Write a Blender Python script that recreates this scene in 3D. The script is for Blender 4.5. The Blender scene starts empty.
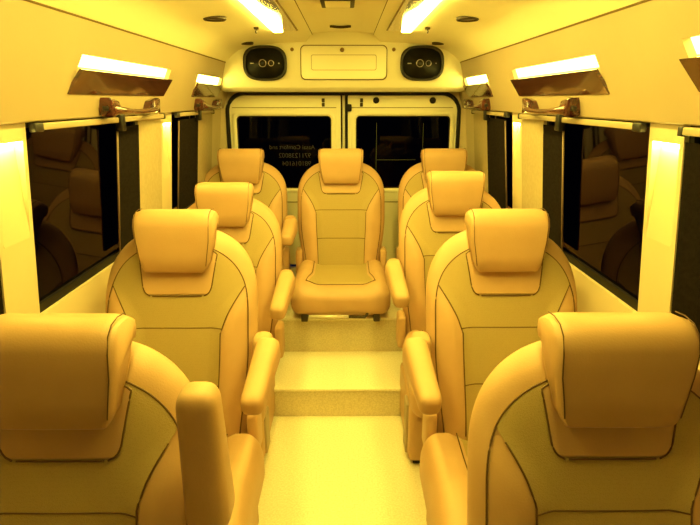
import bpy, bmesh, math, random
from mathutils import Vector, Matrix
random.seed(7)
SC = bpy.context.scene
COL = SC.collection
R = math.radians

# ------------------------------------------------------------------ materials
def new_mat(name):
    m = bpy.data.materials.new(name); m.use_nodes = True
    nt = m.node_tree
    return m, nt, nt.nodes['Principled BSDF']

def pmat(name, col, rough=0.5, col2=None, nscale=20.0, bump=0.0, bscale=200.0, metal=0.0, coat=0.0, spec=0.5, detail=4):
    m, nt, b = new_mat(name)
    b.inputs['Base Color'].default_value = (*col, 1)
    b.inputs['Roughness'].default_value = rough
    b.inputs['Metallic'].default_value = metal
    b.inputs['Coat Weight'].default_value = coat
    b.inputs['Specular IOR Level'].default_value = spec
    tc = nt.nodes.new('ShaderNodeTexCoord')
    if col2:
        n = nt.nodes.new('ShaderNodeTexNoise'); n.inputs['Scale'].default_value = nscale; n.inputs['Detail'].default_value = detail
        r = nt.nodes.new('ShaderNodeValToRGB')
        r.color_ramp.elements[0].position = .35; r.color_ramp.elements[1].position = .65
        r.color_ramp.elements[0].color = (*col, 1); r.color_ramp.elements[1].color = (*col2, 1)
        nt.links.new(tc.outputs['Object'], n.inputs['Vector'])
        nt.links.new(n.outputs['Fac'], r.inputs['Fac']); nt.links.new(r.outputs['Color'], b.inputs['Base Color'])
    if bump:
        n = nt.nodes.new('ShaderNodeTexNoise'); n.inputs['Scale'].default_value = bscale; n.inputs['Detail'].default_value = 3
        u = nt.nodes.new('ShaderNodeBump'); u.inputs['Strength'].default_value = bump; u.inputs['Distance'].default_value = .002
        nt.links.new(tc.outputs['Object'], n.inputs['Vector'])
        nt.links.new(n.outputs['Fac'], u.inputs['Height']); nt.links.new(u.outputs['Normal'], b.inputs['Normal'])
    return m

def emat(name, col, s):
    m = bpy.data.materials.new(name); m.use_nodes = True
    nt = m.node_tree; nt.nodes.clear()
    o = nt.nodes.new('ShaderNodeOutputMaterial'); e = nt.nodes.new('ShaderNodeEmission')
    e.inputs['Color'].default_value = (*col, 1); e.inputs['Strength'].default_value = s
    nt.links.new(e.outputs[0], o.inputs[0])
    return m

def perforated(name, col, col2):
    m, nt, b = new_mat(name)
    b.inputs['Roughness'].default_value = .62
    b.inputs['Specular IOR Level'].default_value = .3
    tc = nt.nodes.new('ShaderNodeTexCoord')
    v = nt.nodes.new('ShaderNodeTexVoronoi'); v.inputs['Scale'].default_value = 380; v.inputs['Randomness'].default_value = .7
    r = nt.nodes.new('ShaderNodeValToRGB')
    r.color_ramp.elements[0].position = .18; r.color_ramp.elements[0].color = (*col2, 1)
    r.color_ramp.elements[1].position = .34; r.color_ramp.elements[1].color = (*col, 1)
    u = nt.nodes.new('ShaderNodeBump'); u.inputs['Strength'].default_value = .35; u.inputs['Distance'].default_value = .0015
    nt.links.new(tc.outputs['Object'], v.inputs['Vector'])
    nt.links.new(v.outputs['Distance'], r.inputs['Fac']); nt.links.new(r.outputs['Color'], b.inputs['Base Color'])
    nt.links.new(v.outputs['Distance'], u.inputs['Height']); nt.links.new(u.outputs['Normal'], b.inputs['Normal'])
    return m

def glass(name, refl, tint, gcol=(1, 1, 1)):
    m = bpy.data.materials.new(name); m.use_nodes = True
    nt = m.node_tree; nt.nodes.clear()
    o = nt.nodes.new('ShaderNodeOutputMaterial'); t = nt.nodes.new('ShaderNodeBsdfTransparent'); g = nt.nodes.new('ShaderNodeBsdfGlossy')
    t.inputs['Color'].default_value = (*tint, 1); g.inputs['Roughness'].default_value = .03; g.inputs['Color'].default_value = (*gcol, 1)
    f = nt.nodes.new('ShaderNodeFresnel'); f.inputs['IOR'].default_value = 1.5
    a = nt.nodes.new('ShaderNodeMath'); a.operation = 'MULTIPLY'; a.inputs[1].default_value = refl
    mx = nt.nodes.new('ShaderNodeMixShader')
    nt.links.new(f.outputs[0], a.inputs[0]); nt.links.new(a.outputs[0], mx.inputs[0])
    nt.links.new(t.outputs[0], mx.inputs[1]); nt.links.new(g.outputs[0], mx.inputs[2]); nt.links.new(mx.outputs[0], o.inputs[0])
    return m

def wood(name, c1, c2, scale=(6, 2, 30), rough=.18, coat=.8):
    m, nt, b = new_mat(name)
    b.inputs['Roughness'].default_value = rough; b.inputs['Coat Weight'].default_value = coat; b.inputs['Coat Roughness'].default_value = .06
    tc = nt.nodes.new('ShaderNodeTexCoord'); mp = nt.nodes.new('ShaderNodeMapping'); mp.inputs['Scale'].default_value = scale
    n = nt.nodes.new('ShaderNodeTexNoise'); n.inputs['Scale'].default_value = 2.2; n.inputs['Detail'].default_value = 8; n.inputs['Distortion'].default_value = 1.4
    r = nt.nodes.new('ShaderNodeValToRGB')
    r.color_ramp.elements[0].position = .36; r.color_ramp.elements[0].color = (*c1, 1)
    r.color_ramp.elements[1].position = .66; r.color_ramp.elements[1].color = (*c2, 1)
    nt.links.new(tc.outputs['Object'], mp.inputs[0]); nt.links.new(mp.outputs[0], n.inputs['Vector'])
    nt.links.new(n.outputs['Fac'], r.inputs['Fac']); nt.links.new(r.outputs['Color'], b.inputs['Base Color'])
    return m

LC = (1.0, .78, .115)          # warm amber lamps
M = dict(
    leather=pmat('tan_leather', (.50, .318, .165), .46, (.535, .342, .18), 9, .25, 260, spec=.4),
    perf=perforated('perforated_leather', (.41, .312, .135), (.33, .245, .10)),
    thread=pmat('seam_thread', (.11, .055, .02), .7),
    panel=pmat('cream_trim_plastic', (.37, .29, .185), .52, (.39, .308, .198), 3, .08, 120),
    ceiling=pmat('cream_headliner', (.87, .82, .57), .5, (.885, .835, .585), 4, .06, 150),
    lowwall=pmat('beige_wall_trim', (.60, .505, .33), .5, (.62, .525, .35), 5, .06, 120),
    pillar=pmat('beige_pillar_trim', (.42, .34, .21), .6, (.46, .38, .24), 60, .1, 200),
    door=pmat('white_painted_metal', (.91, .88, .68), .32, (.92, .89, .69), 4, spec=.5),
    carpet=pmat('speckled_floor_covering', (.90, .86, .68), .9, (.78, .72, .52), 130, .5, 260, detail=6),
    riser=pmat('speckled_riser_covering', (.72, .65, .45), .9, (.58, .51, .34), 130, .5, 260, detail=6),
    black=pmat('black_rubber', (.010, .008, .007), .6, spec=.25),
    blackp=pmat('black_plastic', (.016, .014, .016), .38),
    cone=pmat('speaker_cone', (.010, .010, .013), .55, bump=.5, bscale=400),
    chrome=pmat('brushed_ring', (.55, .52, .5), .3, metal=1),
    metal=pmat('pale_rail_metal', (.8, .76, .64), .35, metal=.3),
    dmetal=pmat('dark_bracket_metal', (.05, .035, .02), .5, metal=.4),
    wood=wood('burl_wood', (.035, .011, .008), (.085, .030, .018)),
    ceilrefl=wood('ceiling_painted_reflection', (.10, .03, .012), (.55, .34, .13), (4, 2.2, 4), .2, .7),  # brown and gold blotches paint reflections into the glossy panel's colour
    handle=wood('glossy_handle_wood', (.045, .010, .009), (.10, .026, .02), (12, 5, 12), .16, 1.0),
    mesh=pmat('dark_mesh_fabric', (.010, .007, .006), .95, (.015, .011, .009), 90, .3, 500, spec=.12),
    edge=pmat('blind_edge_strip', (.20, .13, .08), .5),
    tint=glass('dark_side_glass', .5, (.02, .02, .03), (.8, .62, .6)),
    rtint=glass('dark_rear_glass', .16, (.02, .02, .03)),
    letters=pmat('faint_vinyl_lettering', (.024, .022, .027), .8),
    wire=pmat('faint_green_wire', (.05, .06, .02), .8),
    seam=pmat('dark_seam', (.12, .07, .02), .8),
    brass=pmat('dull_brass', (.25, .15, .05), .4, metal=.6),
    led=emat('ceiling_light_strip', LC, 31.0),
    nookr=emat('rear_nook_light', LC, 11.0),
    nook=emat('nook_light', LC, 5.0),
    plight=emat('pillar_light', LC, 40.0),
    lens=pmat('dull_lamp_lens', (.10, .06, .03), .35),
)

# ------------------------------------------------------------------ mesh helpers
def obj(name, bm, m, parent=None, smooth=True, loc=None):
    me = bpy.data.meshes.new(name)
    bmesh.ops.recalc_face_normals(bm, faces=bm.faces)
    if smooth:
        for f in bm.faces: f.smooth = True
    bm.to_mesh(me); bm.free()
    me.materials.append(M[m])
    o = bpy.data.objects.new(name, me); COL.objects.link(o)
    if parent: o.parent = parent
    if loc: o.location = loc
    return o

def inst(name, src, parent):
    o = bpy.data.objects.new(name, src.data); COL.objects.link(o); o.parent = parent
    return o

def tag(o, label, cat, group=None):
    o['label'] = label; o['category'] = cat
    if group: o['group'] = group
    return o

def thing(name, label, cat, loc=(0, 0, 0), group=None):
    o = bpy.data.objects.new(name, None); COL.objects.link(o); o.location = loc
    o.empty_display_size = .1
    return tag(o, label, cat, group)

def struct(name, bm, m, smooth=False):
    o = obj(name, bm, m, None, smooth); o['kind'] = 'structure'
    return o

def smooth(a, b, x):
    if a == b: return float(x > a)
    t = min(1, max(0, (x - a) / (b - a))); return t * t * (3 - 2 * t)

def box(bm, x0, x1, y0, y1, z0, z1):
    v = [bm.verts.new((x, y, z)) for x in (x0, x1) for y in (y0, y1) for z in (z0, z1)]
    for f in ((0, 1, 3, 2), (4, 6, 7, 5), (0, 4, 5, 1), (2, 3, 7, 6), (0, 2, 6, 4), (1, 5, 7, 3)):
        bm.faces.new([v[i] for i in f])

def rbox(bm, c, h, r, k=4, m=(4, 4, 4), fn=None):
    """rounded box: centre c, half sizes h, radius r; fn deforms local points"""
    def axis(hh, mm):
        rr = min(r, hh * .999)
        a = [-hh + rr * (1 - math.cos(math.pi / 2 * i / k)) * 1.0 for i in range(k)]
        inn = hh - rr
        mid = [-inn + 2 * inn * i / mm for i in range(mm + 1)] if inn > 1e-5 else [0.0]
        return a + mid + [-x for x in reversed(a)]
    ax = [axis(h[i], m[i]) for i in range(3)]
    cache = {}
    def vert(i, j, l):
        key = (i, j, l)
        if key not in cache:
            p = Vector((ax[0][i], ax[1][j], ax[2][l]))
            q = Vector([max(-(h[n] - min(r, h[n])), min(h[n] - min(r, h[n]), p[n])) for n in range(3)])
            d = p - q
            if d.length > 1e-9: d = d.normalized() * min(r, min(h) if r > min(h) else r)
            p = q + d
            if fn: p = Vector(fn(p.x, p.y, p.z))
            cache[key] = bm.verts.new(p + Vector(c))
        return cache[key]
    n = [len(a) for a in ax]
    for a in range(3):
        b, e = (a + 1) % 3, (a + 2) % 3
        for side in (0, n[a] - 1):
            for i in range(n[b] - 1):
                for j in range(n[e] - 1):
                    q = []
                    for di, dj in ((0, 0), (1, 0), (1, 1), (0, 1)):
                        idx = [0, 0, 0]; idx[a] = side; idx[b] = i + di; idx[e] = j + dj
                        q.append(vert(*idx))
                    try: bm.faces.new(q)
                    except ValueError: pass

def tube(bm, pts, r, n=6, closed=False):
    pts = [Vector(p) for p in pts]
    rings = []
    N = len(pts)
    for i, p in enumerate(pts):
        a = pts[(i - 1) % N] if (closed or i > 0) else p
        b = pts[(i + 1) % N] if (closed or i < N - 1) else p
        t = (b - a)
        if t.length < 1e-9: t = Vector((0, 0, 1))
        t.normalize()
        up = Vector((0, 0, 1)) if abs(t.z) < .9 else Vector((0, 1, 0))
        s = t.cross(up).normalized(); u = s.cross(t)
        rings.append([bm.verts.new(p + (s * math.cos(2 * math.pi * k / n) + u * math.sin(2 * math.pi * k / n)) * r) for k in range(n)])
    for i in range(N if closed else N - 1):
        A, B = rings[i], rings[(i + 1) % N]
        for k in range(n): bm.faces.new((A[k], A[(k + 1) % n], B[(k + 1) % n], B[k]))
    if not closed:
        bm.faces.new(rings[0][::-1]); bm.faces.new(rings[-1])

def loft(bm, rings, cap=True):
    vs = [[bm.verts.new(p) for p in r] for r in rings]
    n = len(vs[0])
    for A, B in zip(vs, vs[1:]):
        for k in range(n): bm.faces.new((A[k], A[(k + 1) % n], B[(k + 1) % n], B[k]))
    if cap:
        bm.faces.new(vs[0][::-1]); bm.faces.new(vs[-1])

def sheet(bm, rows):
    vs = [[bm.verts.new(p) for p in r] for r in rows]
    for A, B in zip(vs, vs[1:]):
        for k in range(len(A) - 1): bm.faces.new((A[k], A[k + 1], B[k + 1], B[k]))

def super_pts(a, b, n=48, e=2.6):
    out = []
    for i in range(n):
        t = 2 * math.pi * i / n; c, s = math.cos(t), math.sin(t)
        out.append((a * math.copysign(abs(c) ** (2 / e), c), b * math.copysign(abs(s) ** (2 / e), s)))
    return out

def round_rect(x0, x1, z0, z1, r, k=6):
    out = []
    for cx, cz, a0 in ((x1 - r, z1 - r, 0), (x0 + r, z1 - r, 90), (x0 + r, z0 + r, 180), (x1 - r, z0 + r, 270)):
        for i in range(k + 1):
            a = R(a0 + 90 * i / k); out.append((cx + r * math.cos(a), cz + r * math.sin(a)))
    return out

def plate(bm, outline, y0, y1, bev=.003):
    """outline in (x,z); solid from y0 (front, towards the camera) to y1 with an eased front edge"""
    cx = sum(p[0] for p in outline) / len(outline); cz = sum(p[1] for p in outline) / len(outline)
    def sh(d): 
        o = []
        for x, z in outline:
            v = Vector((x - cx, z - cz)); L = v.length
            v = v * max(0, (L - d) / L); o.append((cx + v.x, cz + v.y))
        return o
    loft(bm, [[(x, y1, z) for x, z in outline], [(x, y0 + bev, z) for x, z in outline], [(x, y0, z) for x, z in sh(bev)]])

def ring_plate(bm, outer, inner, y0, y1):
    n = len(outer)
    L = [[bm.verts.new((x, y, z)) for x, z in o] for o, y in ((outer, y1), (outer, y0), (inner, y0), (inner, y1))]
    for i in range(4):
        A, B = L[i], L[(i + 1) % 4]
        for k in range(n): bm.faces.new((A[k], A[(k + 1) % n], B[(k + 1) % n], B[k]))

def holed(bm, f, a0, a1, b0, b1, hole=None, depth=.04, na=1, nb=1, holefn=None):
    """panel f(a,b,d) with one rectangular recess (ha0,ha1,hb0,hb1) sunk by depth"""
    def q(A0, A1, B0, B1, d=0):
        vs = [bm.verts.new(f(a, b, d)) for a, b in ((A0, B0), (A1, B0), (A1, B1), (A0, B1))]
        bm.faces.new(vs)
    if not hole: q(a0, a1, b0, b1); return
    h0, h1, g0, g1 = hole
    q(a0, h0, b0, b1); q(h1, a1, b0, b1); q(h0, h1, b0, g0); q(h0, h1, g1, b1)
    q(h0, h1, g0, g1, depth)
    c = [(h0, g0), (h1, g0), (h1, g1), (h0, g1)]
    for i in range(4):
        (p, r_), (s, t) = c[i], c[(i + 1) % 4]
        bm.faces.new([bm.verts.new(f(*x)) for x in ((p, r_, 0), (s, t, 0), (s, t, depth), (p, r_, depth))])

def slab(bm, f, a0, a1, b0, b1, d0, d1):
    v = [bm.verts.new(f(a, b, d)) for a in (a0, a1) for b in (b0, b1) for d in (d0, d1)]
    for q in ((0, 1, 3, 2), (4, 6, 7, 5), (0, 4, 5, 1), (2, 3, 7, 6), (0, 2, 6, 4), (1, 5, 7, 3)):
        bm.faces.new([v[i] for i in q])

# ------------------------------------------------------------------ setting
YF, YB = -0.9, 3.86
def nb(): return bmesh.new()

bm = nb(); box(bm, -.92, .92, YF, YB, -.04, 0); struct('floor', bm, 'carpet')
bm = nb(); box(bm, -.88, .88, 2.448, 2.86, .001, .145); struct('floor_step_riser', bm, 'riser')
bm = nb(); rbox(bm, (0, 2.655, .1525), (.88, .215, .0085), .006, 2, (1, 1, 1)); struct('floor_step', bm, 'carpet', True)
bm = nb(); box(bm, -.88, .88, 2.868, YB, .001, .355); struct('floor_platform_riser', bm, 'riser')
bm = nb(); rbox(bm, (0, 3.36, .3625), (.88, .50, .0085), .006, 2, (1, 1, 1)); struct('floor_platform', bm, 'carpet', True)

# ceiling: cross profile swept along the van
half = [(0, 1.945), (.10, 1.943), (.184, 1.936), (.186, 1.926), (.20, 1.920), (.225, 1.888), (.35, 1.884), (.46, 1.876), (.55, 1.866), (.60, 1.855), (.64, 1.838), (.68, 1.808), (.705, 1.785), (.722, 1.772)]
prof = [(-x, z) for x, z in reversed(half[1:])] + half
bm = nb()
sheet(bm, [[(x, y, z) for x, z in prof] for y in (YF, .6, 1.2, 1.8, 2.4, 3.0, 3.56)])
struct('ceiling', bm, 'ceiling', True)
def ceil_z(x):
    x = abs(x)
    for (a, za), (b, zb) in zip(half, half[1:]):
        if a <= x <= b: return za + (zb - za) * (x - a) / (b - a)

# overhead trim panels
def over(sx):
    def f(a, t, d):       # a = Y, t 0 bottom .. 1 top, d = outward depth
        n = Vector((.28, .08)).normalized()
        a = a + .13 * (t - .45)
        return (sx * (.80 - .08 * t + d * n.x), a, 1.498 + .272 * t + d * n.y)
    return f
NOOKS = [(.42, 1.24), (1.67, 2.51), (2.97, 3.53)]
T0, T1, TM = .264, .66, .52
def nook_hole(sx, k): return (*NOOKS[k], T0, T1)
for n_, sx in ((1, -1), (2, 1)):
    bm = nb(); f = over(sx)
    for (a0, a1), nk in zip(((YF, 1.4), (1.4, 2.75), (2.75, 3.56)), NOOKS):
        holed(bm, f, a0, a1, 0, 1, (*nk, T0, T1), .05)
    # rolled lower edge
    for e0, e1 in (((.80, 1.498), (.808, 1.494)), ((.808, 1.494), (.87, 1.494))):
        bm.faces.new([bm.verts.new(p) for p in ((sx * e0[0], YF, e0[1]), (sx * e1[0], YF, e1[1]), (sx * e1[0], YB, e1[1]), (sx * e0[0], YB, e0[1]))])
    bm.faces.new([bm.verts.new(f(a, t, 0)) for a, t in ((3.56, 0), (YB + .12, 0), (YB, 1), (3.56, 1))])
    struct('trim_%d' % n_, bm, 'panel')
    bm = nb(); tube(bm, [(sx * .7205, YF, 1.772), (sx * .7205, 3.555, 1.772)], .0035, 6)
    struct('trim_%d' % (n_ + 2), bm, 'seam')

SIDE = {-1: 'left', 1: 'right'}
PLACE = {0: 'at the front row', 1: 'above the long window', 2: 'beside the rear speaker shelf'}
for sx in (-1, 1):
    f = over(sx)
    for k, (a0, a1) in enumerate(NOOKS):
        w = {0: 'front row', 1: 'long window', 2: 'rear corner'}[k]
        t = thing('cove_light', 'cove light with dark wood fascia, %s, %s wall' % (
            {0: 'nearest the camera over the front row', 1: 'over the long middle window', 2: 'next to the rear loudspeaker'}[k], SIDE[sx]), 'light',
            f((a0 + a1) / 2, T0, .02), 'cove lights in the overhead panels')
        off = -Vector(t.location)
        def g(a, tt, d, f=f, off=off): return tuple(Vector(f(a, tt, d)) + off)
        b = nb(); slab(b, g, a0 + .004, a1 - .004, TM, T1 - .01, .016, .022); obj('diffuser', b, 'nookr' if k == 2 else 'nook', t, False)
        b = nb()
        def gw(a, tt, d, g=g): return g(a, tt, d - .014 * (tt - T0) / (TM - T0))
        slab(b, gw, a0 - .005, a1 + .005, T0 - .01, TM, -.004, .006); obj('wood_fascia', b, 'wood', t, False)

# side walls, pillars, windows
def wallf(sx):
    def f(a, t, d):       # t 0 sill .. 1 window head
        return (sx * (.868 - .048 * t + d), a, .95 + .545 * t)
    return f
PILL = [(YF, .40, None), (1.32, 1.475, (1.337, 1.459)), (2.57, 2.72, (2.595, 2.705)), (3.56, YB, None)]
REARP = [(2.28, 2.57), (3.20, 3.56)]
WINS = [(.40, 1.32), (1.475, 2.28), (2.72, 3.20)]
for sx in (-1, 1):
    f = wallf(sx)
    bm = nb()
    bm.faces.new([bm.verts.new(p) for p in ((sx * .885, YF, 0), (sx * .885, YB, 0), (sx * .868, YB, .95), (sx * .868, YF, .95))])
    for a0, a1, hole in PILL:
        holed(bm, f, a0, a1, 0, 1, (*hole, .44, .912) if hole else None, .028)
    for a0, a1 in WINS:      # reveals around the glass
        for (p, q) in (((a0, 0), (a1, 0)), ((a1, 0), (a1, 1)), ((a1, 1), (a0, 1)), ((a0, 1), (a0, 0))):
            bm.faces.new([bm.verts.new(f(*x)) for x in ((*p, 0), (*q, 0), (*q, .032), (*p, .032))])
    struct('wall_%s' % SIDE[sx], bm, 'lowwall')
    for k, (a0, a1) in enumerate(REARP):     # textured trim panel behind each window
        bm = nb(); holed(bm, f, a0, a1, 0, 1)
        struct('trim_%d' % (5 + k + (2 if sx > 0 else 0)), bm, 'pillar')
    for k, (a0, a1) in enumerate(WINS):
        n_ = k + 1 + (3 if sx > 0 else 0)
        bm = nb()
        sr = .02
        fr = [(a0, 0), (a1 - .07, 0), (a1, .12), (a1, 1), (a0, 1)]
        fi = [(a0 + sr, .05), (a1 - .08, .05), (a1 - sr, .15), (a1 - sr, .97), (a0 + sr, .97)]
        L = [[bm.verts.new(f(p[0], p[1], d)) for p in o] for o, d in ((fr, .030), (fr, .012), (fi, .012), (fi, .030))]
        for i in range(4):
            A, B = L[i], L[(i + 1) % 4]
            for j in range(5): bm.faces.new((A[j], A[(j + 1) % 5], B[(j + 1) % 5], B[j]))
        # corner fillet below the chamfer
        bm.faces.new([bm.verts.new(f(p[0], p[1], .012)) for p in ((a1 - .07, 0), (a1, 0), (a1, .12))])
        win = struct('window_%d' % n_, bm, 'black')
        bm = nb(); holed(bm, lambda a, t, d: f(a, t, d + .024), a0 + .005, a1 - .005, .01, .99)
        p = obj('pane', bm, 'tint', win, False)
# pillar lamps: strip tucked under the top lip of each recess
for sx in (-1, 1):
    f = wallf(sx)
    for k, (a0, a1, hole) in enumerate(PILL):
        if not hole: continue
        t = thing('pillar_light', 'glowing light recessed in the %s wall pillar, %s' % (SIDE[sx], 'nearer the camera' if k == 1 else 'between long and rear windows'), 'light', f(sum(hole) / 2, .46, .01), 'pillar lights')
        off = -Vector(t.location)
        def g(a, tt, d, f=f, off=off): return tuple(Vector(f(a, tt, d)) + off)
        b = nb(); slab(b, lambda a, tt, d, g=g: g(a, tt, d + .026 * (tt - .44) / .471), hole[0] + .001, hole[1] - .001, .44, .911, -.0005, .0015); obj('reflector', b, 'lowwall', t, False)
        b = nb(); slab(b, g, hole[0] + .003, hole[1] - .003, .893, .911, .001, .0215); obj('lamp_strip', b, 'plight', t, False)

# window blinds on rails
def blind(sx, y0, y1, m0, m1, label, slider):
    X = .806
    t = thing('window_blind', label, 'blind', (sx * X, (y0 + y1) / 2, 1.475), 'window blinds')
    O = Vector(t.location)
    b = nb(); rbox(b, (0, 0, .006), (.008, (y1 - y0) / 2, .0095), .004, 2, (1, 1, 1)); obj('rail', b, 'panel', t)
    for yy, hl in ((y0, .022), (y1, .010)):
        b = nb(); rbox(b, (0, yy - O.y, .005), (.010, hl, .012), .004, 2, (1, 1, 1)); obj('end_cap', b, 'blackp', t)
    b = nb(); rbox(b, (-sx * .004, slider - O.y, -.004), (.014, .020, .030), .006, 2, (1, 1, 1)); obj('slider', b, 'blackp', t)
    b = nb(); n = max(6, int((m1 - m0) / .012))
    rows = []
    for z in (1.455, .985):
        tz = (z - .95) / .53; xw = .868 - .048 * tz - .004
        rows.append([(sx * (xw + (.006 if i % 2 else -.002)) - O.x, m0 + (m1 - m0) * i / n - O.y, z - O.z) for i in range(n + 1)])
    sheet(b, rows); obj('mesh_screen', b, 'mesh', t, False)
    b = nb(); tube(b, [(sx * (.868 - .048 - .008) - O.x, m0 - O.y, 1.45 - O.z), (sx * .858 - O.x, m0 - O.y, .985 - O.z)], .004, 6)
    obj('edge_strip', b, 'edge', t)
for sx in (-1, 1):
    blind(sx, 1.50, 2.545, 2.04, 2.28, 'dark mesh blind on a cream rail, gathered at the rear of the long %s window' % SIDE[sx], 2.05)
    blind(sx, 2.76, 3.50, 2.80, 3.19, 'dark mesh blind drawn across the small rear window on the %s wall' % SIDE[sx], 3.15)
    blind(sx, .42, 1.30, 1.08, 1.315, 'dark mesh blind at the front side window on the %s wall, nearest the camera' % SIDE[sx], 1.08)

# grab handles
def grab(sx, y0, y1, label):
    t = thing('grab_handle', label, 'handle', (sx * .79, (y0 + y1) / 2, 1.523), 'wooden grab handles')
    L = (y1 - y0) / 2
    b = nb(); rings = []
    for i in range(25):
        s = -1 + 2 * i / 24
        inw = .022 + .028 * (1 - s ** 4)          # stand off from panel
        dz = .012 * s * s - .014
        wd = .011 + .008 * s * s; hh = .010 + .012 * s ** 4
        ring = []
        for a in range(10):
            an = 2 * math.pi * a / 10
            ring.append((-sx * (inw + wd * math.cos(an)), s * L, dz + hh * math.sin(an)))
        rings.append(ring)
    loft(b, rings); obj('grip', b, 'handle', t)
    for s in (-1, 1):
        b = nb()
        rbox(b, (-sx * .018, s * (L - .03), .004), (.026, .036, .026), .008, 3, (1, 2, 1), lambda x, y, z, s=s: (x, y + .25 * z * s, z * (1 + .25 * s * y / .036)))
        e = obj('mount', b, 'handle', t)
        b = nb(); rbox(b, (-sx * .020, s * (L + .006), 0), (.010, .003, .008), .0025, 2, (1, 1, 1)); obj('screw_cover', b, 'blackp', e)
for sx in (-1, 1):
    grab(sx, 1.87, 2.34, 'glossy brown grab handle under the long cove light on the %s wall' % SIDE[sx])
    grab(sx, 3.04, 3.50, 'glossy brown grab handle in the rear corner of the %s wall' % SIDE[sx])

# rear bulkhead with speakers
bm = nb()
rbox(bm, (0, 3.69, 1.79), (.775, .14, .19), .03, 4, (8, 2, 2), lambda x, y, z: (x * (1 - .02 * smooth(-.1, .2, z)), y + (.07 if False else 0) + .05 * smooth(-.13, -.19, z) * (y < 0), z - .06 * smooth(.55, .775, abs(x)) * smooth(0, .19, z)))
struct('trim_9', bm, 'door', True)
FY = 3.55
t = thing('access_panel', 'rounded cream access panel in the middle of the rear header between two speakers', 'panel', (.005, FY, 1.77))
b = nb(); plate(b, round_rect(-.266, .266, -.101, .101, .03), -.001, .003, .001); obj('gasket', b, 'seam', t, False)
b = nb(); plate(b, round_rect(-.261, .261, -.096, .096, .028), -.006, .004, .003); obj('cover', b, 'door', t, False)
b = nb(); ring_plate(b, round_rect(-.20, .20, -.045, .045, .012), round_rect(-.197, .197, -.042, .042, .010), -.0068, -.005); obj('embossed_outline', b, 'panel', t, False)
b = nb(); plate(b, super_pts(.013, .013, 20, 2), -.014, -.005, .004)
for v in b.verts: v.co += Vector((-.01, 0, .072))
obj('knob', b, 'brass', t)
for x, sl in ((-.31, 'left'), (.31, 'right')):
    b = nb(); plate(b, super_pts(.011, .011, 16, 2), -.004, .002, .002)
    o = obj('screw_cap', b, 'brass', None, True, (x, FY, 1.845)); tag(o, 'small round screw cap on the rear header beside the %s loudspeaker' % sl, 'screw cap', 'screw caps on the rear header')
for sx, X in ((-1, -.476), (1, .484)):
    t = thing('loudspeaker', 'oval black loudspeaker at the %s end of the cream rear header' % SIDE[sx], 'speaker', (X, FY, 1.765), 'rear header loudspeakers')
    O1, O2, O3 = super_pts(.133, .102, 48, 2.9), super_pts(.118, .088, 48, 2.7), super_pts(.106, .076, 48, 2.5)
    b = nb(); ring_plate(b, O1, O2, -.018, .002); 
    obj('bezel', b, 'blackp', t)
    b = nb(); loft(b, [[(x, -.012, z) for x, z in O2], [(x, -.010, z) for x, z in O3], [(x * .5, -.003, z * .5) for x, z in O3], [(x * .1, -.003, z * .1) for x, z in O3]]); obj('cone', b, 'cone', t)
    for dx, r_ in ((-.014, .021), (.038, .016)):
        b = nb(); plate(b, super_pts(r_ * .8, r_ * .8, 20, 2), -.020, -.004, .006); 
        for v in b.verts: v.co.x += dx
        tw = obj('tweeter', b, 'cone', t)
        b = nb(); tube(b, [(dx + r_ * math.cos(2 * math.pi * i / 24), -.020, r_ * math.sin(2 * math.pi * i / 24)) for i in range(24)], .0022, 6, True); obj('tweeter_ring', b, 'chrome', tw)
    b = nb(); rbox(b, (-.078, -.014, 0), (.012, .003, .003), .002, 2, (1, 1, 1)); obj('badge', b, 'chrome', t)
    b = nb(); rbox(b, (.085, -.014, 0), (.004, .003, .003), .002, 2, (1, 1, 1)); obj('badge', b, 'chrome', t)

# rear wall, doors
bm = nb()
box(bm, -.90, -.785, 3.80, 3.86, .37, 1.62); box(bm, .785, .90, 3.80, 3.86, .37, 1.62); box(bm, -.90, .90, 3.80, 3.86, 1.60, 1.98)
struct('wall_rear', bm, 'lowwall')
bm = nb()
path = [(-.778, .40)] + [(-.778, 1.45)] + [(-.658 - .12 * math.cos(R(a)), 1.472 + .12 * math.sin(R(a))) for a in range(0, 91, 10)]
path = path + [(-x, z) for x, z in reversed(path)]
fb = nb()
for (xa, za), (xb, zb_) in zip(path, path[1:]):
    o = lambda x, z: (x * 1.16, 3.81, 1.0 + (z - 1.0) * 1.35 if z > 1 else z)
    fb.faces.new([fb.verts.new(p) for p in ((xa, 3.81, za), (xb, 3.81, zb_), o(xb, zb_), o(xa, za))])
struct('wall_rear_surround', fb, 'lowwall')
tube(bm, [(x, 3.795, z) for x, z in path], .013, 8)
struct('trim_10', bm, 'black', True)
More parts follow.
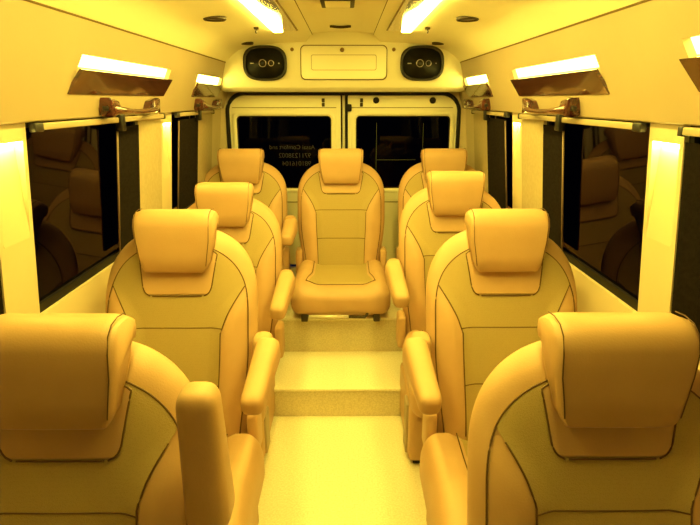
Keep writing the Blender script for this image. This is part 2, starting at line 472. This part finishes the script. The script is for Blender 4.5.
def door(n_, x0, x1, wx0, wx1, sgn):
    bm = nb()
    rr = .11
    def oc(d):
        out = []
        zt = 1.588 - d
        a, c = x0 + d, x1 - d
        rl = rr if sgn < 0 else .02
        rg = rr if sgn > 0 else .02
        for cx, cz, a0, r_ in ((c - rg, zt - rg, 0, rg), (a + rl, zt - rl, 90, rl), (a + .02, .40 + .02, 180, .02), (c - .02, .40 + .02, 270, .02)):
            for i in range(9):
                an = R(a0 + 90 * i / 8); out.append((cx + r_ * math.cos(an), cz + r_ * math.sin(an)))
        return out
    hole = round_rect(wx0, wx1, .956, 1.447, .028, 8)
    ring_plate(bm, oc(0), hole, 3.815, 3.855)
    d = struct('door_%d' % n_, bm, 'door', False)
    b = nb(); w0 = round_rect(wx0 - .032, wx1 + .032, .925, 1.482, .05, 8); w1 = round_rect(wx0 - .022, wx1 + .022, .935, 1.470, .045, 8)
    w2 = round_rect(wx0 - .002, wx1 + .002, .954, 1.449, .03, 8)
    L = [[b.verts.new((x, y, z)) for x, z in o] for o, y in ((w0, 3.816), (w1, 3.803), (w2, 3.806), (w2, 3.83))]
    for A, B in zip(L, L[1:]):
        for k in range(len(A)): b.faces.new((A[k], A[(k + 1) % len(A)], B[(k + 1) % len(A)], B[k]))
    obj('window_surround', b, 'door', d)
    b = nb(); b.faces.new([b.verts.new((x, 3.835, z)) for x, z in hole]); obj('pane', b, 'rtint', d, False)
    b = nb(); ring_plate(b, hole, round_rect(wx0 + .006, wx1 - .006, .962, 1.441, .024, 8), 3.822, 3.834); obj('gasket', b, 'black', d, False)
    b = nb(); box(b, x0 + .02, x1 - .03, 3.811, 3.816, 1.4985, 1.5025); obj('pressed_line', b, 'seam', d, False)
    b = nb(); box(b, x0 + .02, x1 - .02, 3.810, 3.816, .858, .862); obj('pressed_line', b, 'seam', d, False)
    return d
d1 = door(1, -.768, -.018, -.724, -.083, -1)
d2 = door(2, .030, .768, .085, .727, 1)
bm = nb(); box(bm, -.016, .026, 3.825, 3.85, .40, 1.60); struct('trim_11', bm, 'door')
bm = nb(); tube(bm, [(.020, 3.808, .40), (.020, 3.808, 1.58)], .009, 8); tube(bm, [(-.012, 3.812, .40), (-.012, 3.812, 1.585)], .005, 6)
struct('trim_12', bm, 'black', True)
for dx, z in ((.22, 1.548), (.60, 1.548)):
    b = nb(); plate(b, super_pts(.021, .021, 20, 2), 3.806, 3.818, .003)
    for v in b.verts: v.co += Vector((dx, 0, z))
    obj('plug', b, 'black', d2)
for dd, X in ((d1, -.135), (d2, .122)):
    for dz in (0, .028):
        b = nb(); rbox(b, (X, 3.812, 1.520 + dz), (.010, .005, .013), .004, 2, (1, 1, 1)); obj('slot_cover', b, 'dmetal', dd)
b = nb(); rbox(b, (.035, 3.80, 1.50), (.020, .012, .024), .008, 2, (1, 1, 1)); obj('latch', b, 'black', d2)
b = nb(); box(b, .225, .50, 3.833, 3.8345, 1.150, 1.154); obj('heating_wire', b, 'wire', d2, False)
for X in (.225, .545):
    b = nb(); box(b, X, X + .003, 3.833, 3.8345, .97, 1.40); obj('heating_wire', b, 'wire', d2, False)
for txt, z, x, sz in (('Aasai Comfort and', 1.225, -.198, .041), ('9711238002', 1.167, -.225, .045), ('981016104', 1.112, -.225, .045)):
    cu = bpy.data.curves.new('lettering', 'FONT'); cu.body = txt; cu.size = sz; cu.align_x = 'LEFT'
    cu.materials.append(M['letters'])
    o = bpy.data.objects.new('lettering', cu); COL.objects.link(o); o.parent = d1
    o.location = (x, 3.833, z); o.rotation_euler = (R(90), 0, R(180))

# ceiling fittings
for sx in (-1, 1):
    zz = 1.884
    t = thing('ceiling_light', 'long bright strip light with glossy reflection-painted trim on the %s side of the ceiling' % SIDE[sx], 'light', (sx * .32, 1.80, zz), 'ceiling strip lights')
    b = nb(); rbox(b, (0, .02, -.003), (.0235, 1.12, .008), .004, 2, (1, 1, 1)); obj('diffuser', b, 'led', t, False)
    b = nb(); rbox(b, (-sx * .062, .0, -.002), (.036, 1.10, .006), .004, 2, (1, 1, 1)); wp = obj('glossy_panel', b, 'ceilrefl', t)
    b = nb(); tube(b, [(-sx * .100, -1.10, -.004), (-sx * .100, 1.10, -.004), (-sx * .026, 1.10, -.004)], .003, 6); obj('edge_bead', b, 'brass', wp)
    for Y, X, r_, w in ((2.41, .515, .047, 'over the third row'), (3.37, .55, .036, 'close to the rear loudspeaker')):
        t = thing('ceiling_downlight', 'round dark flush ceiling fitting on the %s side, %s' % (SIDE[sx], w), 'downlight', (sx * X, Y, ceil_z(X) - .001), 'dark round ceiling fittings')
        b = nb(); P = super_pts(r_, r_, 28, 2)
        loft(b, [[(x, y, .004) for x, y in P], [(x, y, -.004) for x, y in P], [(x * .9, y * .9, -.009) for x, y in P], [(x * .78, y * .78, -.005) for x, y in P], [(x * .76, y * .76, .004) for x, y in P]]); obj('bezel', b, 'dmetal', t)
        b = nb(); loft(b, [[(x * .77, y * .77, .003) for x, y in P], [(x * .77, y * .77, -.004) for x, y in P]]); obj('lens', b, 'lens', t, False)
    t = thing('ceiling_hook', 'tiny dark hook on the ceiling just outside the %s strip light' % SIDE[sx], 'hook', (sx * .405, 2.79, ceil_z(.405)), 'small ceiling hooks')
    b = nb(); rbox(b, (0, 0, -.004), (.012, .012, .006), .005, 2, (1, 1, 1)); obj('base_plate', b, 'dmetal', t)
    b = nb(); tube(b, [(0, 0, -.008), (0, -.002, -.020), (0, -.012, -.026), (0, -.02, -.018)], .004, 6); obj('hook', b, 'dmetal', t)
    bm = nb(); tube(bm, [(sx * .186, YF, 1.931), (sx * .186, 3.55, 1.931)], .0028, 6); struct('trim_%d' % (13 if sx < 0 else 14), bm, 'seam')
t = thing('ceiling_vent', 'small rectangular vent with dark rim in the middle of the ceiling', 'vent', (-.015, 2.45, 1.944))
b = nb(); rbox(b, (0, .006, -.006), (.070, .10, .010), .005, 2, (1, 1, 1)); obj('rim', b, 'dmetal', t)
b = nb(); rbox(b, (0, .0, -.014), (.052, .075, .006), .004, 2, (1, 1, 1)); obj('cover', b, 'ceiling', t)
b = nb(); tube(b, [(-.058 + .116 * i / 8, 0, -.004 - .005 * math.sin(math.pi * i / 8)) for i in range(9)], .007, 8)
tag(obj('hatch_pull', b, 'dmetal', None, True, (-.012, 3.25, 1.944)), 'thin dark pull handle on the ceiling in front of the rear header', 'handle')

# ------------------------------------------------------------------ seats
HT = .613
ST, REC = 1.0, .235
def halfw(h):
    if h < .38: return .238 + .034 * smooth(-.07, .26, h)
    q = (h - .38) / (HT - .38)
    return .272 * max(0, 1 - q ** 2.5) ** (1 / 2.5)
def yc(h): return .069 - REC * (HT - h) - .012 * math.sin(math.pi * min(1, max(0, h / HT)))
def edge_e(u, h):
    w = max(halfw(h), 1e-6); s = min(abs(u) / w, 1); q = max(0, (h - .36) / (HT - .36))
    return max(0, 1 - s ** 3.6) ** .5 * max(0, 1 - q ** 7) ** .5
def halfin(h):
    if h < .36: return halfw(h) - .026
    q = min(1, (h - .36) / (HT - .040 - .36))
    return .246 * max(0, 1 - q ** 2.4) ** (1 / 2.4)
APEX = .02
def cw(h):
    h0, h = h, h - APEX            # half width of the perforated centre
    a = .142 + .010 * smooth(0, .28, h) + (.40 * max(0, h - .29) ** 1.0 if h > .29 else 0) + .9 * max(0, h - .33) ** 1.5
    return min(a, halfin(h0))
def front(u, h):
    e = edge_e(u, h)
    c = cw(h)
    bol = .034 * smooth(c - .045, c + .045, abs(u)) * (1 - smooth(.36, .50, h))
    return yc(h) - .062 * e - bol * e
CACHE = {}
def cached(key, make):
    if key not in CACHE: CACHE[key] = make()
    return CACHE[key]
def part(name, key, mat, parent, make, smooth_=True):
    if key in CACHE: return inst(name, CACHE[key], parent)
    b = nb(); make(b); o = obj(name, b, mat, parent, smooth_); CACHE[key] = o
    return o

def mk_shell(b, zj):
    hs = [-.07 + (.40 + .07) * i / 32 for i in range(32)] + [.40 + (HT - .40) * math.sin(math.pi / 2 * i / 36) for i in range(37)]
    ss = [math.sin(math.pi / 2 * (-1 + 2 * j / 72)) for j in range(73)]
    rings = []
    for h in hs:
        w = max(halfw(h), .0015)
        F = [(s * w, front(s * w, h), zj + h * ST) for s in ss]
        B = [(s * w, yc(h) + .048 * edge_e(s * w, h), zj + h * ST) for s in reversed(ss[1:-1])]
        rings.append(F + B)
    loft(b, rings)
    bmesh.ops.remove_doubles(b, verts=b.verts, dist=.0004)
def mk_sheet(b, zj, h0, h1, wf, off, nr=40, nc=24):
    rows = []
    for i in range(nr + 1):
        h = h0 + (h1 - h0) * i / nr
        w = wf(h)
        row = []
        for j in range(nc + 1):
            s = math.sin(math.pi / 2 * (-1 + 2 * j / nc))
            o = off
            if i in (0, nr) or j in (0, nc): o = -.006
            row.append((s * w, front(s * w, h) - o, zj + h * ST))
        rows.append(row)
    sheet(b, rows)
def yw(h):
    t = min(1, (h - .42) / .03)
    t = max(0, t)
    return min(.085 + .033 * (1 - (1 - t) ** 2) ** .5 + .18 * max(0, h - .44), max(.01, halfin(h) - .014))
def mk_seams(b, zj):
    def P(u, h, o=.004): return (u, front(u, h) - o, zj + h * ST)
    for s in (-1, 1):
        tube(b, [P(s * cw(h), h, .0030) for h in [i * .012 for i in range(0, 38)]], .0021, 5)
        tube(b, [P(s * halfin(h), h, .0036) for h in [i * .0115 for i in range(0, 50)]], .0021, 6)
        tube(b, [P(s * (yw(h) + .0005), h, .0075) for h in [.421 + i * .006 for i in range(0, 28)]], .0021, 5)
    tube(b, [P(-.086 + .172 * i / 12, .4205, .0075) for i in range(13)], .0021, 5)
    for h in (.155, .325):
        c = cw(h)
        tube(b, [P(-c + 2 * c * i / 16, h + .004 * math.cos(math.pi * (i / 8 - 1)) * 0, .0035) for i in range(17)], .0021, 5)
HP = [(-.036, -.212), (-.046, -.203), (-.047, -.15), (-.046, -.10), (-.046, -.05), (-.036, -.020), (-.015, -.004), (.015, 0), (.045, -.004), (.070, -.016), (.086, -.034),
      (.088, -.052), (.078, -.062), (.060, -.062), (.046, -.070), (.036, -.095), (.028, -.14), (.014, -.19), (-.004, -.208), (-.018, -.212)]
def hw_at(z, s): # headrest narrows downward, rounded lower corners
    w = .135 - .016 * smooth(-.06, -.20, z)
    return w
HP = [(y - .024, z * .98) for y, z in HP]
def SHEAR(): return (REC / ST - .235) * .9
def mk_head(b, zt):
    ss = [-1, -.985, -.955, -.91, -.86] + [-.8 + 1.6 * i / 10 for i in range(11)] + [.86, .91, .955, .985, 1]
    cy = sum(p[0] for p in HP) / len(HP); cz = -.105
    rings = []
    for s in ss:
        k = 1 - .30 * smooth(.80, 1.0, abs(s)) ** 2.2
        ring = []
        for y, z in HP:
            # round-off towards the side
            yy = cy + (y - cy) * (1 - .22 * smooth(.93, 1.0, abs(s)) ** 2)
            zz = z + (.030 * smooth(.78, 1.0, abs(s)) ** 2 if z < -.165 else 0) - (.008 * smooth(.8, 1.0, abs(s)) if z > -.03 else 0)
            ring.append((s * hw_at(z, s), yy - .003 * (1 - s * s) * (y < 0) + SHEAR() * zz, zt + zz))
        rings.append(ring)
    loft(b, rings)
def mk_headpipe(b, zt, s):
    if 1:
        pts = []
        for y, z in HP[1:9]:
            u = s * .93 * hw_at(z, s)
            pts.append((u, y - .003 * (1 - .93 ** 2) * (y < 0) - .0008 + SHEAR() * z, zt + z + (.030 * smooth(.78, 1, .93) ** 2 if z < -.165 else 0) + .0012 * (z > -.02)))
        tube(b, pts, .0013, 5)

def arm_def(x, y, z):
    t = (y + .15) / .30
    return (x * (1 - .16 * (1 - t)), y, z * (.78 + .34 * smooth(0, .9, t)) - .012 * (1 - t))
def mk_arm(b): rbox(b, (0, 0, 0), (.042, .150, .046), .030, 4, (2, 8, 2), arm_def)

def topdef(x, y, hw):
    bol = .040 * smooth(.12, .20, abs(x)) * (1 - smooth(-.05, -.24, y) * .55)
    return bol - .022 * smooth(-.12, -.27, y) + .010 * smooth(.1, .27, y)
def mk_cushion(b, hw, hz, L, ox):
    def fn(x, y, z):
        k = max(0, z / hz)
        return (x * (1 + .03 * smooth(.0, -.26, y)) , y + .02 * (z / hz) * 0, z + topdef(x, y, hw) * k)
    rbox(b, (ox, 0, 0), (hw, L, hz), .066, 6, (14, 12, 2), fn)
def mk_cpanel(b, hw, hz, L, ox):
    rows = []
    for i in range(21):
        y = -L + .085 + (2 * L - .12) * i / 20
        w = .165 + .03 * smooth(0, -.2, y)
        rows.append([(ox + s * w, y, hz + topdef(s * w, y, hw) + (.004 if 0 < i < 20 and abs(s) < .999 else -.006)) for s in [-1 + 2 * j / 16 for j in range(17)]])
    sheet(b, rows)
def mk_cseam(b, hw, hz, L, ox):
    pts = lambda s: [(ox + s * (.165 + .03 * smooth(0, -.2, y)), y, hz + topdef(.165 + .03 * smooth(0, -.2, y), y, hw) + .002) for y in [-L + .085 + (2 * L - .12) * i / 20 for i in range(21)]]
    tube(b, pts(-1), .0021, 5); tube(b, pts(1), .0021, 5)
    y = -L + .085
    tube(b, [(ox + .195 * (-1 + i / 8), y, hz + topdef(.195 * (-1 + i / 8), y, hw) + .002) for i in range(17)], .0021, 5)

def seat(X, Y, fz, top, label, aisle, arm='down', rear=False, third=False, px=0, sc=1.0):
    """aisle: +1 / -1 = side of the aisle in local x; 0 = centre seat"""
    global ST, REC, APEX
    row1 = arm != 'down' and not rear
    APEX = .05 if row1 else .02
    ST, REC = (1.0, .235) if rear else (1.06, .28) if row1 else (1.12, .35)
    H = (top - fz) / sc
    zj = H - .077 - HT * ST
    by = 0 if rear else -.09
    t = thing('passenger_seat', label, 'seat', (X, Y, fz), 'tan leather passenger seats')
    t.scale = (sc, sc, sc)
    k = (round(H, 3),)
    part('backrest', ('shell', k), 'leather', t, lambda b: mk_shell(b, zj))
    part('centre_panel', ('panel', k), 'perf', t, lambda b: mk_sheet(b, zj, -.02, HT - .0405, cw, .004, 96, 64))
    part('yoke_panel', ('yoke', k), 'leather', t, lambda b: mk_sheet(b, zj, .421, HT - .055, yw, .0075, 36, 40))
    part('seam_piping', ('seams', k), 'thread', t, lambda b: mk_seams(b, zj))
    hd = part('headrest', ('head', k), 'leather', t, lambda b: mk_head(b, H))
    for s in (-1, 1): part('headrest_piping', ('headpipe', k, s), 'thread', hd, lambda b: mk_headpipe(b, H, s))
    hw, ox = (.272, 0) if rear else (.262, 0) if third else (.292, aisle * .014)
    hz, L = .085, (.24 if rear else .265)
    kk = ('c', rear, aisle, third)
    c = part('seat_cushion', ('cush', kk), 'leather', t, lambda b: mk_cushion(b, hw, hz, L, ox)); c.location = (0, -.350 if rear else -.375 + by, zj - hz - .012)
    c.location.x = px * .5
    part('cushion_panel', ('cpanel', kk), 'perf', c, lambda b: mk_cpanel(b, hw, hz, L, ox))
    part('cushion_piping', ('cseam', kk), 'thread', c, lambda b: mk_cseam(b, hw, hz, L, ox))
    zb = zj - 2 * hz - .012
    for s in (-1, 1):
        r_ = part('recliner_cover', ('recl', s), 'leather', t, lambda b: rbox(b, (0, 0, 0), (.020, .055, .085), .018, 3, (1, 2, 2))); r_.location = (s * .262, -.085 + by * .9, zj + .0)
    if rear:
        for s in (-1, 1):
            o = part('slide_rail', ('rail',), 'dmetal', t, lambda b: rbox(b, (0, 0, 0), (.018, .22, .020), .004, 2, (1, 1, 1))); o.location = (s * .20, -.36, .021)
        if aisle == 0:
            b = nb(); tube(b, [(-.175, -.585, .035), (.045, -.585, .035)], .009, 8); obj('adjuster_bar', b, 'metal', t)
            b = nb(); tube(b, [(.045, -.585, .033), (.135, -.585, .031), (.15, -.57, .05)], .008, 8); obj('release_lever', b, 'dmetal', t)
    else:
        def mk_ped(b): rbox(b, (0, 0, 0), (.258, .23, (zb - .012) / 2), .02, 3, (2, 2, 2))
        o = part('pedestal', ('ped', k), 'leather', t, mk_ped); o.location = (aisle * .004 + px, -.40, .022 + (zb - .012) / 2)
        def mk_skirt(b):
            rbox(b, (0, 0, 0), (.010, .045, (zb - .03) / 2), .006, 2, (1, 1, 1))
        o2 = part('pedestal_trim', ('skirt', k), 'panel', t, mk_skirt); o2.location = (aisle * .262 + px, -.53, .03 + (zb - .03) / 2)
        b_ = part('floor_plinth', ('plinth',), 'black', t, lambda b: rbox(b, (0, 0, 0), (.24, .21, .014), .004, 2, (1, 1, 1))); b_.location = (px, -.40, .0142)
    if arm == 'down':
        a = part('armrest', ('arm',), 'leather', t, mk_arm); a.location = (aisle * (.305 if rear else .297 if third else .314), -.275 if rear else -.285, zj + (.235 if rear else .278)); a.rotation_euler = (R(3 if rear else 12), 0, R(0 if rear else 4.5 * (-aisle)))
    elif arm == 'up':
        a = part('armrest', ('arm',), 'leather', t, mk_arm); a.location = (aisle * .304, -.12, zj + .50); a.rotation_euler = (R(-88), 0, 0)
    if arm:
        p = part('armrest_pivot', ('pivot',), 'leather', t, lambda b: rbox(b, (0, 0, 0), (.036, .046, .050), .03, 3, (1, 1, 1))); p.location = (aisle * .300, -.13, zj + (.25 if rear else .30))
    return t
TOP = 1.187
seat(-.560, 1.01, 0, 1.14, 'nearest tan leather seat on the left with its armrest folded upright', 1, 'up', sc=1.03)
seat(.560, 1.01, 0, 1.14, 'nearest tan leather seat on the right, cut off by the photo edge', -1, None, sc=1.03)
seat(-.572, 1.87, 0, TOP, 'second-row tan leather seat on the left, beside the long window', 1)
seat(.578, 1.87, 0, TOP, 'second-row tan leather seat on the right, beside the long window', -1)
seat(-.577, 2.675, 0, TOP - .022, 'third-row tan leather seat on the left, just before the step', 1, third=True, px=-.03)
seat(.552, 2.675, 0, TOP + .033, 'third-row tan leather seat on the right, just before the step', -1, third=True)
PZ = .371
seat(-.622, 3.38, PZ, 1.268, 'tan leather seat in the rear left corner on the raised platform', 1, 'down', True)
seat(-.014, 3.38, PZ, 1.268, 'tan leather seat in the middle of the rear row facing down the aisle', 0, None, True)
seat(.615, 3.38, PZ, 1.268, 'tan leather seat in the rear right corner on the raised platform', -1, None, True)

# ------------------------------------------------------------------ world, camera
w = bpy.data.worlds.new('night'); SC.world = w; w.use_nodes = True
w.node_tree.nodes['Background'].inputs[0].default_value = (.004, .004, .008, 1)
w.node_tree.nodes['Background'].inputs[1].default_value = 1.0
cam = bpy.data.cameras.new('camera'); co = bpy.data.objects.new('camera', cam); COL.objects.link(co)
cam.sensor_width = 36; cam.lens = 36 * 545 / 700; cam.clip_start = .02
co.location = (.02, 0, 1.55); co.rotation_euler = (R(90 - 16.6), 0, R(-.37))
SC.camera = co
SC.view_settings.view_transform = 'Standard'
try: SC.view_settings.look = 'None'
except Exception: pass
SC.view_settings.exposure = 1.36; SC.view_settings.gamma = 1
SC.view_settings.use_curve_mapping = False
SC.cycles.use_denoising = True
SC.cycles.max_bounces = 10; SC.cycles.diffuse_bounces = 6
SC.cycles.sample_clamp_indirect = 6
